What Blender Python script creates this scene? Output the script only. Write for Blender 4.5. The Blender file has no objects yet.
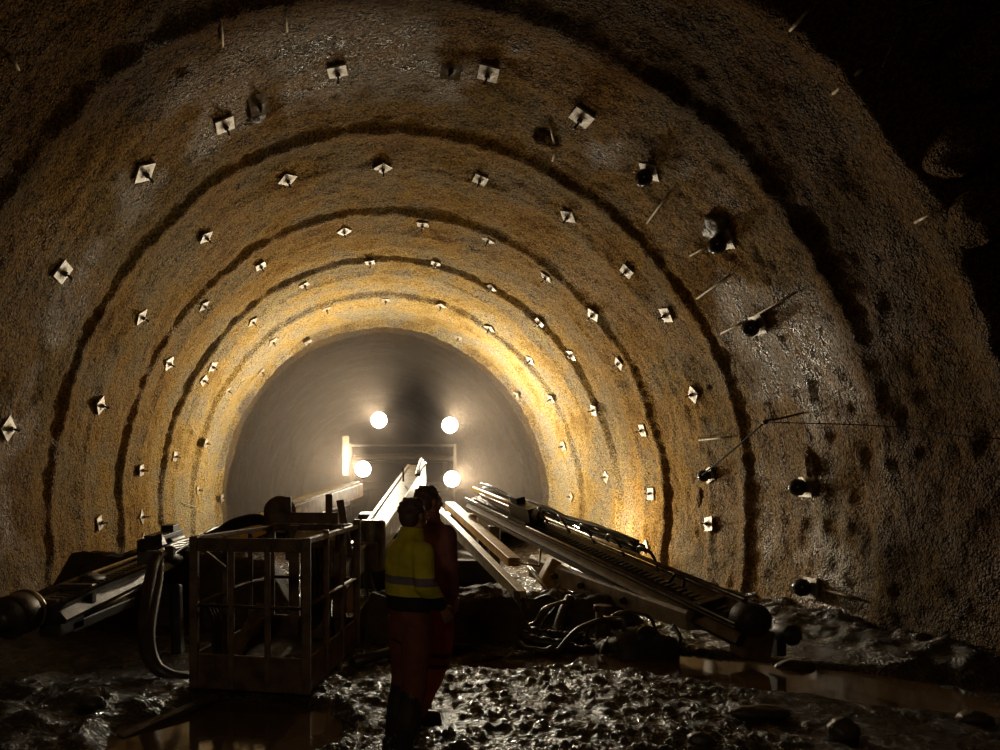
import bpy, math, random
import numpy as np
from mathutils import Vector, Matrix, Quaternion
random.seed(7)
S = bpy.context.scene
COL = S.collection
F_PX, VX, VY, EYE = 620.0, 372.0, 500.0, 1.75
def at(px, py, d):                       # a photo pixel at distance d along the tunnel -> world point
    return Vector(((px - VX) * d / F_PX, d, EYE - (py - VY) * d / F_PX))

# ------------------------------------------------------------------ noise
_rng = np.random.RandomState(11)
_PERM = _rng.permutation(256); _PERM = np.concatenate([_PERM, _PERM, _PERM])
_G = _rng.normal(size=(256, 3)); _G /= np.linalg.norm(_G, axis=1)[:, None]
def pn(x, y, z):
    x, y, z = np.broadcast_arrays(np.asarray(x, float), np.asarray(y, float), np.asarray(z, float))
    xi, yi, zi = np.floor(x).astype(int), np.floor(y).astype(int), np.floor(z).astype(int)
    fx, fy, fz = x - xi, y - yi, z - zi
    u, v, w = (t * t * t * (t * (t * 6 - 15) + 10) for t in (fx, fy, fz))
    xi &= 255; yi &= 255; zi &= 255
    def g(dx, dy, dz):
        h = _PERM[_PERM[_PERM[xi + dx] + yi + dy] + zi + dz]
        gr = _G[h]
        return gr[..., 0] * (fx - dx) + gr[..., 1] * (fy - dy) + gr[..., 2] * (fz - dz)
    L = lambda a, b, t: a + (b - a) * t
    return L(L(L(g(0,0,0), g(1,0,0), u), L(g(0,1,0), g(1,1,0), u), v),
             L(L(g(0,0,1), g(1,0,1), u), L(g(0,1,1), g(1,1,1), u), v), w) * 1.6
def fbm(x, y, z, o=3):
    s, a, t = 0, 1.0, 0
    for k in range(o):
        s = s + a * pn(x * 2**k + 17*k, y * 2**k, z * 2**k); t += a; a *= .5
    return s / t
def sstep(a, b, x):
    t = np.clip((np.asarray(x, float) - a) / (b - a), 0, 1); return t * t * (3 - 2 * t)

# ------------------------------------------------------------------ materials
def mat(name, col, rough=.6, metal=0., bump=0., bscale=30., col2=None, cscale=3., cdetail=4., spec=.5, rough2=None, bdetail=4., coat=0., cramp=(.35, .65), emit=None):
    m = bpy.data.materials.new(name); m.use_nodes = True
    n, l = m.node_tree.nodes, m.node_tree.links
    b = n['Principled BSDF']
    b.inputs['Base Color'].default_value = (*col, 1); b.inputs['Roughness'].default_value = rough
    b.inputs['Metallic'].default_value = metal; b.inputs['Specular IOR Level'].default_value = spec
    b.inputs['Coat Weight'].default_value = coat
    tc = n.new('ShaderNodeTexCoord')
    if col2 is not None:
        t = n.new('ShaderNodeTexNoise'); t.inputs['Scale'].default_value = cscale; t.inputs['Detail'].default_value = cdetail
        l.new(tc.outputs['Object'], t.inputs['Vector'])
        r = n.new('ShaderNodeValToRGB'); r.color_ramp.elements[0].position, r.color_ramp.elements[1].position = cramp
        r.color_ramp.elements[0].color = (*col, 1); r.color_ramp.elements[1].color = (*col2, 1)
        l.new(t.outputs['Fac'], r.inputs['Fac']); l.new(r.outputs['Color'], b.inputs['Base Color'])
        if rough2 is not None:
            mr = n.new('ShaderNodeMapRange'); mr.inputs['From Min'].default_value = cramp[0]; mr.inputs['From Max'].default_value = cramp[1]
            mr.inputs['To Min'].default_value = rough; mr.inputs['To Max'].default_value = rough2
            l.new(t.outputs['Fac'], mr.inputs['Value']); l.new(mr.outputs['Result'], b.inputs['Roughness'])
    if bump:
        t = n.new('ShaderNodeTexNoise'); t.inputs['Scale'].default_value = bscale; t.inputs['Detail'].default_value = bdetail
        l.new(tc.outputs['Object'], t.inputs['Vector'])
        bp = n.new('ShaderNodeBump'); bp.inputs['Distance'].default_value = bump; bp.inputs['Strength'].default_value = 1
        l.new(t.outputs['Fac'], bp.inputs['Height']); l.new(bp.outputs['Normal'], b.inputs['Normal'])
    if emit:
        b.inputs['Emission Color'].default_value = (*emit[0], 1); b.inputs['Emission Strength'].default_value = emit[1]
    return m
M = {}
M['pale_plate'] = mat('pale_plate', (.40,.345,.27), .45, .2, .006, 30, (.24,.18,.11), 9)
M['black_cable'] = mat('black_cable', (.008,.007,.006), .85, spec=.1)
M['bolt'] = mat('bolt_steel', (.10,.085,.07), .4, .7, .002, 60)
M['black_cap'] = mat('black_cap', (.018,.017,.02), .22, 0, .002, 40)
M['rod'] = mat('rod_steel', (.42,.34,.22), .55, .3, .004, 50, (.2,.14,.08), 14)
M['yellow'] = mat('yellow_paint', (.74,.42,.025), .42, 0, .003, 40, (.40,.22,.04), 6, 5)
M['tan_steel'] = mat('tan_steel', (.40,.32,.22), .5, .1, .006, 30, (.20,.15,.09), 5, 6)
M['dry_mud'] = mat('rough_muck', (.055,.038,.022), .72, 0, .03, 22, (.11,.075,.045), 4, 6, spec=.25)
M['cream'] = mat('cream_paint', (.66,.55,.36), .42, 0, .004, 30, (.30,.22,.13), 4, 6, cramp=(.42,.72))
M['steel'] = mat('dirty_steel', (.12,.095,.07), .42, .55, .004, 40, (.055,.04,.03), 7, 5)
M['grey_steel'] = mat('grey_steel', (.20,.165,.12), .4, .3, .006, 30, (.08,.06,.04), 5, 6)
M['bright_steel'] = mat('bright_steel', (.52,.46,.36), .28, .85, .002, 50, (.25,.2,.14), 12)
M['rust'] = mat('rusty_steel', (.20,.115,.045), .5, .2, .006, 45, (.08,.045,.022), 6, 6)
M['rubber'] = mat('black_rubber', (.022,.02,.018), .35, 0, .002, 60, (.06,.045,.03), 5)
M['hose_brown'] = mat('muddy_hose', (.10,.065,.035), .4, 0, .003, 50, (.05,.035,.02), 5)
M['dark'] = mat('dark_paint', (.035,.03,.026), .5, .1, .003, 40, (.06,.045,.032), 4)
M['glass'] = mat('cab_glass', (.01,.01,.012), .06, 0, spec=.7)
M['lens'] = mat('lamp_lens', (.9,.9,.85), .2, emit=((1.,.93,.8), 60.))
M['rock'] = mat('wet_rock', (.09,.065,.04), .4, 0, .012, 25, (.05,.035,.022), 6, 6)
M['skin'] = mat('skin', (.42,.20,.13), .5, 0, .001, 120, (.34,.15,.09), 14)
M['hair'] = mat('dark_brown_hair', (.13,.07,.045), .55, 0, .006, 90, (.08,.045,.03), 40)
M['boot'] = mat('black_boot', (.025,.022,.02), .35, 0, .003, 40, (.06,.045,.03), 6)
M['boot_brown'] = mat('muddy_boot', (.16,.085,.04), .45, 0, .004, 40, (.07,.045,.025), 8)
M['eye'] = mat('eye', (.6,.58,.55), .15)
M['puddle'] = mat('muddy_water', (.085,.045,.018), .10, 0, .0025, 4.0, (.12,.07,.03), 1.2, 3, spec=.5)

def shotcrete():
    m = bpy.data.materials.new('shotcrete'); m.use_nodes = True
    n, l = m.node_tree.nodes, m.node_tree.links; b = n['Principled BSDF']
    g = n.new('ShaderNodeNewGeometry')
    def noise(sc, det=4, ro=.55):
        t = n.new('ShaderNodeTexNoise'); t.inputs['Scale'].default_value = sc; t.inputs['Detail'].default_value = det; t.inputs['Roughness'].default_value = ro
        l.new(g.outputs['Position'], t.inputs['Vector']); return t
    def ramp(src, stops):
        r = n.new('ShaderNodeValToRGB'); e = r.color_ramp.elements
        while len(e) < len(stops): e.new(.5)
        for k, (p, c) in enumerate(stops): e[k].position = p; e[k].color = (*c, 1)
        l.new(src, r.inputs['Fac']); return r
    def mix(fac, a, bb, mode='MIX'):
        x = n.new('ShaderNodeMix'); x.data_type = 'RGBA'; x.blend_type = mode
        if hasattr(fac, 'links') or hasattr(fac, 'is_linked'): l.new(fac, x.inputs[0])
        else: x.inputs[0].default_value = fac
        l.new(a, x.inputs[6]); l.new(bb, x.inputs[7]); return x.outputs[2]
    base = ramp(noise(.9, 5).outputs['Fac'], [(.30, (.25,.132,.030)), (.46, (.36,.21,.056)), (.58, (.27,.185,.085)), (.70, (.34,.225,.075))])
    # paler sprayed rounds deep in the tunnel, shade painted dark into the near rounds and past the lamps
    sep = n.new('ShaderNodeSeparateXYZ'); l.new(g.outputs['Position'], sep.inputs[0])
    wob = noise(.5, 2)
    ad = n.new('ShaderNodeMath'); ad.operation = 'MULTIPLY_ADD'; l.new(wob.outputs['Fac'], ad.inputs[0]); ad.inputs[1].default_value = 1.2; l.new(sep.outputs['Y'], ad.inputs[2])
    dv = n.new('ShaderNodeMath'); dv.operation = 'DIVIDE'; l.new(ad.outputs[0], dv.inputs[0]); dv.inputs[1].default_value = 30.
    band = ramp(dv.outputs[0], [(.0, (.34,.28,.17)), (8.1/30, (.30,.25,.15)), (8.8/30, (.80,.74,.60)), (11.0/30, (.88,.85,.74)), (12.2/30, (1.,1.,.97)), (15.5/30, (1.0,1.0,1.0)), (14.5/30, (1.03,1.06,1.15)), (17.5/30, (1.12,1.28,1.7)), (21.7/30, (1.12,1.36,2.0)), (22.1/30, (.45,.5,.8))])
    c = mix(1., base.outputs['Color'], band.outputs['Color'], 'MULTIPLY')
    spots = ramp(noise(26, 3).outputs['Fac'], [(.38, (.35,.32,.28)), (.56, (1.2,1.2,1.2))])
    c = mix(.9, c, spots.outputs['Color'], 'MULTIPLY')
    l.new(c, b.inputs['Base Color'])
    rr = n.new('ShaderNodeMapRange'); l.new(noise(.7, 3).outputs['Fac'], rr.inputs['Value'])
    rr.inputs['From Min'].default_value = .38; rr.inputs['From Max'].default_value = .62; rr.inputs['To Min'].default_value = .36; rr.inputs['To Max'].default_value = .75
    wb = ramp(dv.outputs[0], [(8.2/30, (0,0,0)), (8.9/30, (1,1,1)), (9.9/30, (1,1,1)), (10.8/30, (0,0,0))])
    wn = ramp(noise(.55, 3).outputs['Fac'], [(.47, (0,0,0)), (.60, (1,1,1))])
    wet = n.new('ShaderNodeMath'); wet.operation = 'MULTIPLY'; l.new(wb.outputs['Color'], wet.inputs[0]); l.new(wn.outputs['Color'], wet.inputs[1])
    wm = n.new('ShaderNodeMix'); l.new(wet.outputs[0], wm.inputs[0]); l.new(rr.outputs['Result'], wm.inputs[2]); wm.inputs[3].default_value = .26
    l.new(wm.outputs[0], b.inputs['Roughness'])
    ws = n.new('ShaderNodeMath'); ws.operation = 'MULTIPLY_ADD'; l.new(wet.outputs[0], ws.inputs[0]); ws.inputs[1].default_value = .3; ws.inputs[2].default_value = .03
    l.new(ws.outputs[0], b.inputs['Specular IOR Level'])
    b1 = n.new('ShaderNodeBump'); b1.inputs['Distance'].default_value = .105; b1.inputs['Strength'].default_value = 1.
    l.new(noise(18, 2, .5).outputs['Fac'], b1.inputs['Height'])
    b2 = n.new('ShaderNodeBump'); b2.inputs['Distance'].default_value = .055; b2.inputs['Strength'].default_value = 1.
    l.new(noise(46, 1.5, .5).outputs['Fac'], b2.inputs['Height']); l.new(b1.outputs['Normal'], b2.inputs['Normal'])
    l.new(b2.outputs['Normal'], b.inputs['Normal'])
    return m
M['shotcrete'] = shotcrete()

def mud():
    m = bpy.data.materials.new('wet_mud'); m.use_nodes = True
    n, l = m.node_tree.nodes, m.node_tree.links; b = n['Principled BSDF']
    g = n.new('ShaderNodeNewGeometry')
    def noise(sc, det=4):
        t = n.new('ShaderNodeTexNoise'); t.inputs['Scale'].default_value = sc; t.inputs['Detail'].default_value = det
        l.new(g.outputs['Position'], t.inputs['Vector']); return t
    r = n.new('ShaderNodeValToRGB'); r.color_ramp.elements[0].position = .35; r.color_ramp.elements[1].position = .7
    r.color_ramp.elements[0].color = (.024,.016,.009,1); r.color_ramp.elements[1].color = (.06,.041,.024,1)
    l.new(noise(3.5, 6).outputs['Fac'], r.inputs['Fac']); l.new(r.outputs['Color'], b.inputs['Base Color'])
    mr = n.new('ShaderNodeMapRange'); l.new(noise(5, 4).outputs['Fac'], mr.inputs['Value'])
    mr.inputs['From Min'].default_value = .35; mr.inputs['From Max'].default_value = .65; mr.inputs['To Min'].default_value = .09; mr.inputs['To Max'].default_value = .38
    l.new(mr.outputs['Result'], b.inputs['Roughness']); b.inputs['Specular IOR Level'].default_value = .55
    b1 = n.new('ShaderNodeBump'); b1.inputs['Distance'].default_value = .045; b1.inputs['Strength'].default_value = 1.
    l.new(noise(34, 4).outputs['Fac'], b1.inputs['Height']); l.new(b1.outputs['Normal'], b.inputs['Normal'])
    return m
M['mud'] = mud()

def cloth(name, bands, tilt=(0, 0), rough=.75, bumpd=.006):
    """bands: (z upper limit in object space, colour), lowest first; colour panels by height."""
    m = bpy.data.materials.new(name); m.use_nodes = True
    n, l = m.node_tree.nodes, m.node_tree.links; b = n['Principled BSDF']
    tc = n.new('ShaderNodeTexCoord'); sep = n.new('ShaderNodeSeparateXYZ'); l.new(tc.outputs['Object'], sep.inputs[0])
    z = n.new('ShaderNodeMath'); z.operation = 'DIVIDE'; l.new(sep.outputs['Z'], z.inputs[0]); z.inputs[1].default_value = 2.
    r = n.new('ShaderNodeValToRGB'); r.color_ramp.interpolation = 'CONSTANT'; e = r.color_ramp.elements
    while len(e) < len(bands): e.new(.5)
    p = 0.
    for k, (zu, c) in enumerate(bands):
        e[k].position = p; e[k].color = (*c, 1); p = min(.999, zu / 2.)
    l.new(z.outputs[0], r.inputs['Fac'])
    t = n.new('ShaderNodeTexNoise'); t.inputs['Scale'].default_value = 9; t.inputs['Detail'].default_value = 5
    l.new(tc.outputs['Object'], t.inputs['Vector'])
    mr = n.new('ShaderNodeMapRange'); l.new(t.outputs['Fac'], mr.inputs['Value']); mr.inputs['From Min'].default_value = .3; mr.inputs['From Max'].default_value = .7; mr.inputs['To Min'].default_value = .65; mr.inputs['To Max'].default_value = 1.05
    x = n.new('ShaderNodeMix'); x.data_type = 'RGBA'; x.blend_type = 'MULTIPLY'; x.inputs[0].default_value = 1
    l.new(r.outputs['Color'], x.inputs[6]); l.new(mr.outputs['Result'], x.inputs[7]); l.new(x.outputs[2], b.inputs['Base Color'])
    b.inputs['Roughness'].default_value = rough
    b1 = n.new('ShaderNodeBump'); b1.inputs['Distance'].default_value = bumpd * 2
    t2 = n.new('ShaderNodeTexNoise'); t2.inputs['Scale'].default_value = 7; t2.inputs['Detail'].default_value = 3
    l.new(tc.outputs['Object'], t2.inputs['Vector']); l.new(t2.outputs['Fac'], b1.inputs['Height']); l.new(b1.outputs['Normal'], b.inputs['Normal'])
    return m

# ------------------------------------------------------------------ object helpers
ORG = {}                                   # world origin of every object built here
def tag(o, label=None, cat=None, group=None, kind=None):
    if label: o['label'] = label
    if cat: o['category'] = cat
    if group: o['group'] = group
    if kind: o['kind'] = kind
    return o
def empty(name, loc):
    o = bpy.data.objects.new(name, None); COL.objects.link(o); o.location = loc; o.empty_display_size = .2
    ORG[o.name] = Vector(loc); return o
def spline(pts, n=8):
    pts = [Vector(p) for p in pts]; P = [pts[0]*2 - pts[1]] + pts + [pts[-1]*2 - pts[-2]]; out = []
    for i in range(1, len(P) - 2):
        a, b, c, d = P[i-1], P[i], P[i+1], P[i+2]
        for k in range(n):
            t = k / n
            out.append(.5 * ((2*b) + (c - a)*t + (2*a - 5*b + 4*c - d)*t*t + (3*b - a - 3*c + d)*t**3))
    out.append(pts[-1]); return out
class MB:
    def __init__(s): s.v, s.f, s.sm = [], [], []
    def add(s, vs, fs, smooth=False):
        k = len(s.v); s.v += [Vector(v) for v in vs]; s.f += [tuple(i + k for i in f) for f in fs]; s.sm += [smooth] * len(fs); return s
    def box(s, c, size, R=None):
        c = Vector(c); hx, hy, hz = (q / 2 for q in size); vs = []
        for x, y, z in ((-1,-1,-1),(1,-1,-1),(1,1,-1),(-1,1,-1),(-1,-1,1),(1,-1,1),(1,1,1),(-1,1,1)):
            q = Vector((x*hx, y*hy, z*hz)); vs.append(c + (R @ q if R else q))
        return s.add(vs, [(0,3,2,1),(4,5,6,7),(0,1,5,4),(1,2,6,5),(2,3,7,6),(3,0,4,7)])
    def prism(s, p0, p1, outline, up=(0,0,1), outline1=None):
        """extrude a 2D outline (side, up) from p0 to p1"""
        p0, p1 = Vector(p0), Vector(p1); d = (p1 - p0).normalized(); r = d.cross(Vector(up)).normalized(); u = r.cross(d)
        n = len(outline); o1 = outline1 or outline
        vs = [p0 + r*a + u*b for a, b in outline] + [p1 + r*a + u*b for a, b in o1]
        return s.add(vs, [tuple(range(n)), tuple(reversed(range(n, 2*n)))] + [(i, i + n, (i+1) % n + n, (i+1) % n) for i in range(n)])
    def beam(s, p0, p1, w, h, up=(0,0,1), w1=None, h1=None):
        o = lambda w, h: [(-w/2,-h/2),(w/2,-h/2),(w/2,h/2),(-w/2,h/2)]
        return s.prism(p0, p1, o(w, h), up, o(w1 or w, h1 or h))
    def tube(s, pts, r, n=10):
        pts = [Vector(p) for p in pts]; m = len(pts); rs = r if isinstance(r, (list, tuple)) else [r] * m
        t0 = (pts[1] - pts[0]).normalized(); a = Vector((0,0,1)) if abs(t0.z) < .9 else Vector((1,0,0))
        u = t0.cross(a).normalized(); vs = []
        for i in range(m):
            t = (pts[min(i+1, m-1)] - pts[max(i-1, 0)]).normalized(); u = (u - t * u.dot(t)).normalized(); w = t.cross(u)
            for k in range(n):
                q = 2*math.pi*k/n; vs.append(pts[i] + (u*math.cos(q) + w*math.sin(q)) * rs[i])
        fs = [(i*n + k, i*n + (k+1) % n, (i+1)*n + (k+1) % n, (i+1)*n + k) for i in range(m-1) for k in range(n)]
        s.add(vs, fs, True)
        k0 = len(s.v) - m*n
        s.f += [tuple(k0 + k for k in reversed(range(n))), tuple(k0 + (m-1)*n + k for k in range(n))]; s.sm += [False, False]
        return s
    def ribbed(s, pts, r, n=10, amp=.18):
        rs = [r * (1 + (amp if i % 2 else -amp*.3)) for i in range(len(pts))]; return s.tube(pts, rs, n)
    def lathe(s, p, axis, prof, n=20, smooth=True):
        p = Vector(p); a = Vector(axis).normalized(); u = a.orthogonal().normalized(); w = a.cross(u); m = len(prof); vs = []
        for t, r in prof:
            for k in range(n):
                q = 2*math.pi*k/n; vs.append(p + a*t + (u*math.cos(q) + w*math.sin(q)) * max(r, 1e-4))
        fs = [(i*n + k, i*n + (k+1) % n, (i+1)*n + (k+1) % n, (i+1)*n + k) for i in range(m-1) for k in range(n)]
        s.add(vs, fs, smooth); k0 = len(s.v) - m*n
        s.f += [tuple(k0 + k for k in reversed(range(n))), tuple(k0 + (m-1)*n + k for k in range(n))]; s.sm += [False, False]
        return s
    def cyl(s, p0, p1, r, n=16, ch=.0):
        p0, p1 = Vector(p0), Vector(p1); L = (p1 - p0).length; c = min(.15*r, .1*L)
        return s.lathe(p0, p1 - p0, [(0, r - c), (c, r), (L - c, r), (L, r - c)], n)
    def ellipsoid(s, c, rad, R=None, n=14, m=9):
        c = Vector(c); vs = []
        for i in range(m + 1):
            th = math.pi * i / m
            for k in range(n):
                q = 2*math.pi*k/n; x = Vector((rad[0]*math.sin(th)*math.cos(q), rad[1]*math.sin(th)*math.sin(q), rad[2]*math.cos(th) if 0 < i < m else rad[2]*(1 if i == 0 else -1)))
                if i in (0, m): x += Vector((math.cos(q), math.sin(q), 0)) * 1e-4
                vs.append(c + (R @ x if R else x))
        fs = [(i*n + k, (i+1)*n + k, (i+1)*n + (k+1) % n, i*n + (k+1) % n) for i in range(m) for k in range(n)]
        s.add(vs, fs, True); k0 = len(s.v) - (m+1)*n
        s.f += [tuple(k0 + k for k in range(n)), tuple(k0 + m*n + k for k in reversed(range(n)))]; s.sm += [True, True]
        return s
    def loft(s, rings, n=18):
        """closed loft of horizontal ellipses: (x, y, z, rx, ry)"""
        vs = []
        for x, y, z, rx, ry in rings:
            for k in range(n):
                q = 2*math.pi*k/n; vs.append(Vector((x + rx*math.cos(q), y + ry*math.sin(q), z)))
        m = len(rings); up = rings[-1][2] > rings[0][2]
        fs = [(i*n + k, i*n + (k+1) % n, (i+1)*n + (k+1) % n, (i+1)*n + k) for i in range(m-1) for k in range(n)]
        fs += [tuple(reversed(range(n))), tuple((m-1)*n + k for k in range(n))]
        if not up: fs = [tuple(reversed(f)) for f in fs]
        return s.add(vs, fs, True)
    def limb(s, joints, n=12):
        """rounded tapered limb through (point, radius)"""
        for (a, ra), (b, rb) in zip(joints, joints[1:]):
            a, b = Vector(a), Vector(b); s.tube([a, b], [ra, rb], n)
        for a, ra in joints: s.ellipsoid(a, (ra, ra, ra), None, n, 8)
        return s
    def rock(s, c, rad, seed=0, n=18, m=12, amp=.35):
        c = Vector(c); k0 = len(s.v); s.ellipsoid((0,0,0), (1,1,1), None, n, m)
        A = np.array([v[:] for v in s.v[k0:]]); d = 1 + amp*fbm(A[:,0]*1.1 + seed*7.3, A[:,1]*1.1 + seed, A[:,2]*1.1, 3)
        for i in range(len(A)): s.v[k0+i] = c + Vector(A[i]*d[i]*np.array(rad))
        return s
    def build(s, name, m, parent=None, bevel=0., origin=None, label=None):
        if origin is None:
            lo = Vector([min(v[i] for v in s.v) for i in range(3)]); hi = Vector([max(v[i] for v in s.v) for i in range(3)])
            origin = (lo + hi) / 2
            if parent is None: origin.z = lo.z
        origin = Vector(origin)
        me = bpy.data.meshes.new(name); me.from_pydata([tuple(v - origin) for v in s.v], [], s.f); me.update()
        me.polygons.foreach_set('use_smooth', s.sm); me.materials.append(m)
        o = bpy.data.objects.new(name, me); COL.objects.link(o); ORG[o.name] = origin
        if parent: o.parent = parent; o.location = origin - ORG[parent.name]
        else: o.location = origin
        if bevel:
            b = o.modifiers.new('bevel', 'BEVEL'); b.width = bevel; b.segments = 2; b.limit_method = 'ANGLE'
        if label: o['label'] = label
        return o

# ------------------------------------------------------------------ the tunnel lining
CX, CZ = .40, 1.9
EDGES = np.array([4.95, 7.6, 10.36, 13.25, 15.8, 18.5, 21.3, 24.2, 27.2, 30.2, 33.2, 36.2, 39.2, 42.2, 45.2, 48.2])
AMPS  = np.array([.10, .085, .075, .09, .115, .135, .20, .06, .06, .06, .06, .05, .05, .05, .05, .05])
def base_r(th):
    return np.interp(np.degrees(th), [-20, 0, 15, 40, 60, 80, 90, 100, 120, 140, 165, 180, 200],
                     [5.93, 5.88, 5.78, 5.78, 5.86, 5.98, 6.02, 6.0, 5.95, 5.82, 5.74, 5.78, 5.85])
def radius(th, Y, coarse=False):
    """distance of the lining from the axis; th < 0 or > pi stands for height below the springing line"""
    th, Y = np.broadcast_arrays(np.asarray(th, float), np.asarray(Y, float))
    r = base_r(th).copy(); cx, cy = np.cos(th) * 3, np.sin(th) * 3
    Yw = Y + .16 * fbm(cx*.9 + 31, cy*.9, Y*.15, 3)
    Yw = Yw + .34 * sstep(.35, -.65, np.cos(th)) * sstep(10.3, 8.5, Yw)
    off = np.zeros_like(Yw); amod = 1 + .45 * fbm(cx*.7, cy*.7 + 9, Y*.35, 3)
    for i in range(len(EDGES) - 1):
        a, b = EDGES[i], EDGES[i+1]; t = (Yw - a) / (b - a); ins = (t >= 0) & (t < 1)
        o = AMPS[i] * (.28 * np.exp(-t * 4) + .86 * np.exp(-(t / .065)**2)) + 1.14 * AMPS[i+1] * sstep(.945, .998, t) - .03
        o = o + AMPS[min(i,i)] * (.75 if i != 1 else .3) * np.exp(-np.abs(t - .38) / .07)          # second, fainter lattice arch
        off = np.where(ins, o * amod, off)
    # the freshly blasted round in front, and the lip of the opening before it on one flank
    hi = sstep(.22, .55, np.sin(th)); c_ = np.cos(th)
    a1 = AMPS[1] * (.30 + .70 * hi) * amod
    front = Yw < EDGES[1]
    near = sstep(EDGES[1] + .02, EDGES[1] - .22, Yw)
    off = np.where(front, a1 * (1 - near) + .02 * np.clip(EDGES[1] - Yw, 0, 1.6) * hi, np.where(Yw < EDGES[2] - .3, off + (a1 - AMPS[1]*amod) * np.exp(-np.clip(Yw - EDGES[1], 0, 9) * 1.6), off))
    right = sstep(.1, .5, c_) * sstep(.02, .22, np.sin(th))
    lip = .20 * np.exp(-((Yw - 5.85) / .30)**2) * right
    off = off + np.where(front, lip, 0)
    off = np.where(Yw < 5.85, off - (.65 * right + .25 * hi * (1 - right)) * sstep(5.82, 5.3, Yw), off)
    rough = 1 + 1.4 * sstep(6., 5.2, Yw) * np.clip(right + .2, 0, 1)
    off = off + .055 * rough * fbm(cx*.75, cy*.75, Y*.75 + 3, 3)
    if not coarse:
        off = off + .034 * fbm(cx*2.6 + 5, cy*2.6, Y*2.6, 3) + .030 * pn(cx*7.5 + 5, cy*7.5, Y*4) + .018 * pn(cx*17, cy*17 + 3, Y*9)
    return r - off
def surf(th, Y, coarse=False):
    th, Y = np.broadcast_arrays(np.asarray(th, float), np.asarray(Y, float)); r = radius(th, Y, coarse)
    low, high = th < 0, th > math.pi
    x = np.where(low, r, np.where(high, -r, r * np.cos(th))); z = np.where(low, th * 5.85, np.where(high, (math.pi - th) * 5.85, r * np.sin(th)))
    # side walls lean in a little at the foot
    x = x * np.where(low | high, 1 + .012 * np.minimum(z, 0), 1)
    return np.stack([CX + x, Y, CZ + z], -1)
YS = np.concatenate([np.arange(-3.0, 3.0, .25), np.arange(3.0, 22.5, .042), np.arange(22.5, 49.0, .22)])
TH_LO = -2.25 / 5.85
def shell(name, a, b, n):
    th = np.linspace(a, b, n); T, Yg = np.meshgrid(th, YS); P = surf(T, Yg).reshape(-1, 3)
    m = len(YS); idx = np.arange(m * n).reshape(m, n)
    q = np.stack([idx[:-1,:-1], idx[1:,:-1], idx[1:,1:], idx[:-1,1:]], -1).reshape(-1, 4)
    me = bpy.data.meshes.new(name); me.from_pydata(P.tolist(), [], q.tolist()); me.update()
    me.polygons.foreach_set('use_smooth', [True] * len(me.polygons)); me.materials.append(M['shotcrete'])
    o = bpy.data.objects.new(name, me); COL.objects.link(o); o['kind'] = 'structure'; return o
R40, R140 = math.radians(42), math.radians(138)
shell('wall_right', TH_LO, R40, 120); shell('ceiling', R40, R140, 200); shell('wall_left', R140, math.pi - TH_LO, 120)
def endwall(name, Y, bulge):
    b = MB(); rings, seg = 26, 90; vs = []
    for i in range(rings + 1):
        f = i / rings
        th = np.linspace(TH_LO, math.pi - TH_LO, seg); p = surf(th, np.full(seg, Y))
        c = np.array([CX, Y, CZ]); q = c + (p * [1.02,1,1.01] - c) * f
        q[:,1] += bulge * (fbm(q[:,0]*.8, q[:,2]*.8, Y, 3)) ; vs += q.tolist()
    fs = [(i*seg + k, i*seg + k+1, (i+1)*seg + k+1, (i+1)*seg + k) for i in range(rings) for k in range(seg-1)]
    b.add(vs, fs, True); o = b.build(name, M['shotcrete']); o['kind'] = 'structure'; return o
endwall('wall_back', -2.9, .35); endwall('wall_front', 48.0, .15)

# ------------------------------------------------------------------ floor
P1, P2 = Vector((.265, 4.27, 0)), Vector((.47, 4.95, 0))
def ground(x, y):
    x, y = np.broadcast_arrays(np.asarray(x, float), np.asarray(y, float))
    clod = fbm(x*2.7, y*2.7, 5., 4); fine = fbm(x*13, y*13, 2., 3)
    z = .02 + .05 * fbm(x*.5, y*.5, 1., 3)
    lump = sstep(-2.6, -1.5, x - .35*(y-5)) * sstep(3.9, 2.6, x - .35*(y-5))
    z = z + lump * (.10 * clod + .03 * np.abs(fine) + .035*fine)
    lo = .012 + .02 * fbm(x*.9, y*.9, 6., 2)
    z = np.where(lump > .5, np.maximum(z, lo + .4*(z - lo)), z)
    z = z + (1 - lump) * (.03 * clod + .012 * fine)
    def pit(cx, cy, rx, ry, rot=0., dep=.13):
        c, s_ = math.cos(rot), math.sin(rot); u = ((x-cx)*c + (y-cy)*s_)/rx; v = (-(x-cx)*s_ + (y-cy)*c)/ry
        d = np.sqrt(u*u + v*v) + .28*fbm(x*1.3, y*1.3, 8., 2); return -dep * sstep(1.1, .75, d)
    z = z + pit(-1.05, 4.75, .95, .78, .1, .16) + pit(2.05, 6.75, 1.0, .3, .15) + pit(.95, 7.1, .6, .35)
    yy = 6.9 - .52 * (x - 2.8)                                   # ditch of water along the right-hand wall
    z = z - .15 * sstep(.85, .6, np.abs(y - yy + .15*fbm(x*.8, y*.8, 3.,2))) * sstep(2.0, 2.8, x) * sstep(6.6, 5.9, x)
    z = z + .34 * sstep(4.9, 6.2, x) * (.6 + .5*clod) + .42 * sstep(-3.6, -5.4, x) * (.6 + .5*clod)    # muck along the wall feet
    z = z + .12 * np.exp(-((x+3.0)/1.1)**2 - ((y-5.2)/.9)**2) * (1 + clod)
    for p, r in ((P1, .26), (P2, .24)):
        w = np.exp(-(((x-p.x)**2 + (y-p.y)**2) / r**2)**2); z = z * (1 - w) + 0. * w
    return z
ys = [-3.2]
while ys[-1] < 1.5: ys.append(ys[-1] + .3)
while ys[-1] < 3.6: ys.append(ys[-1] + .1)
while ys[-1] < 20: ys.append(ys[-1] + .0042 * ys[-1])
while ys[-1] < 49: ys.append(ys[-1] + .5)
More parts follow.
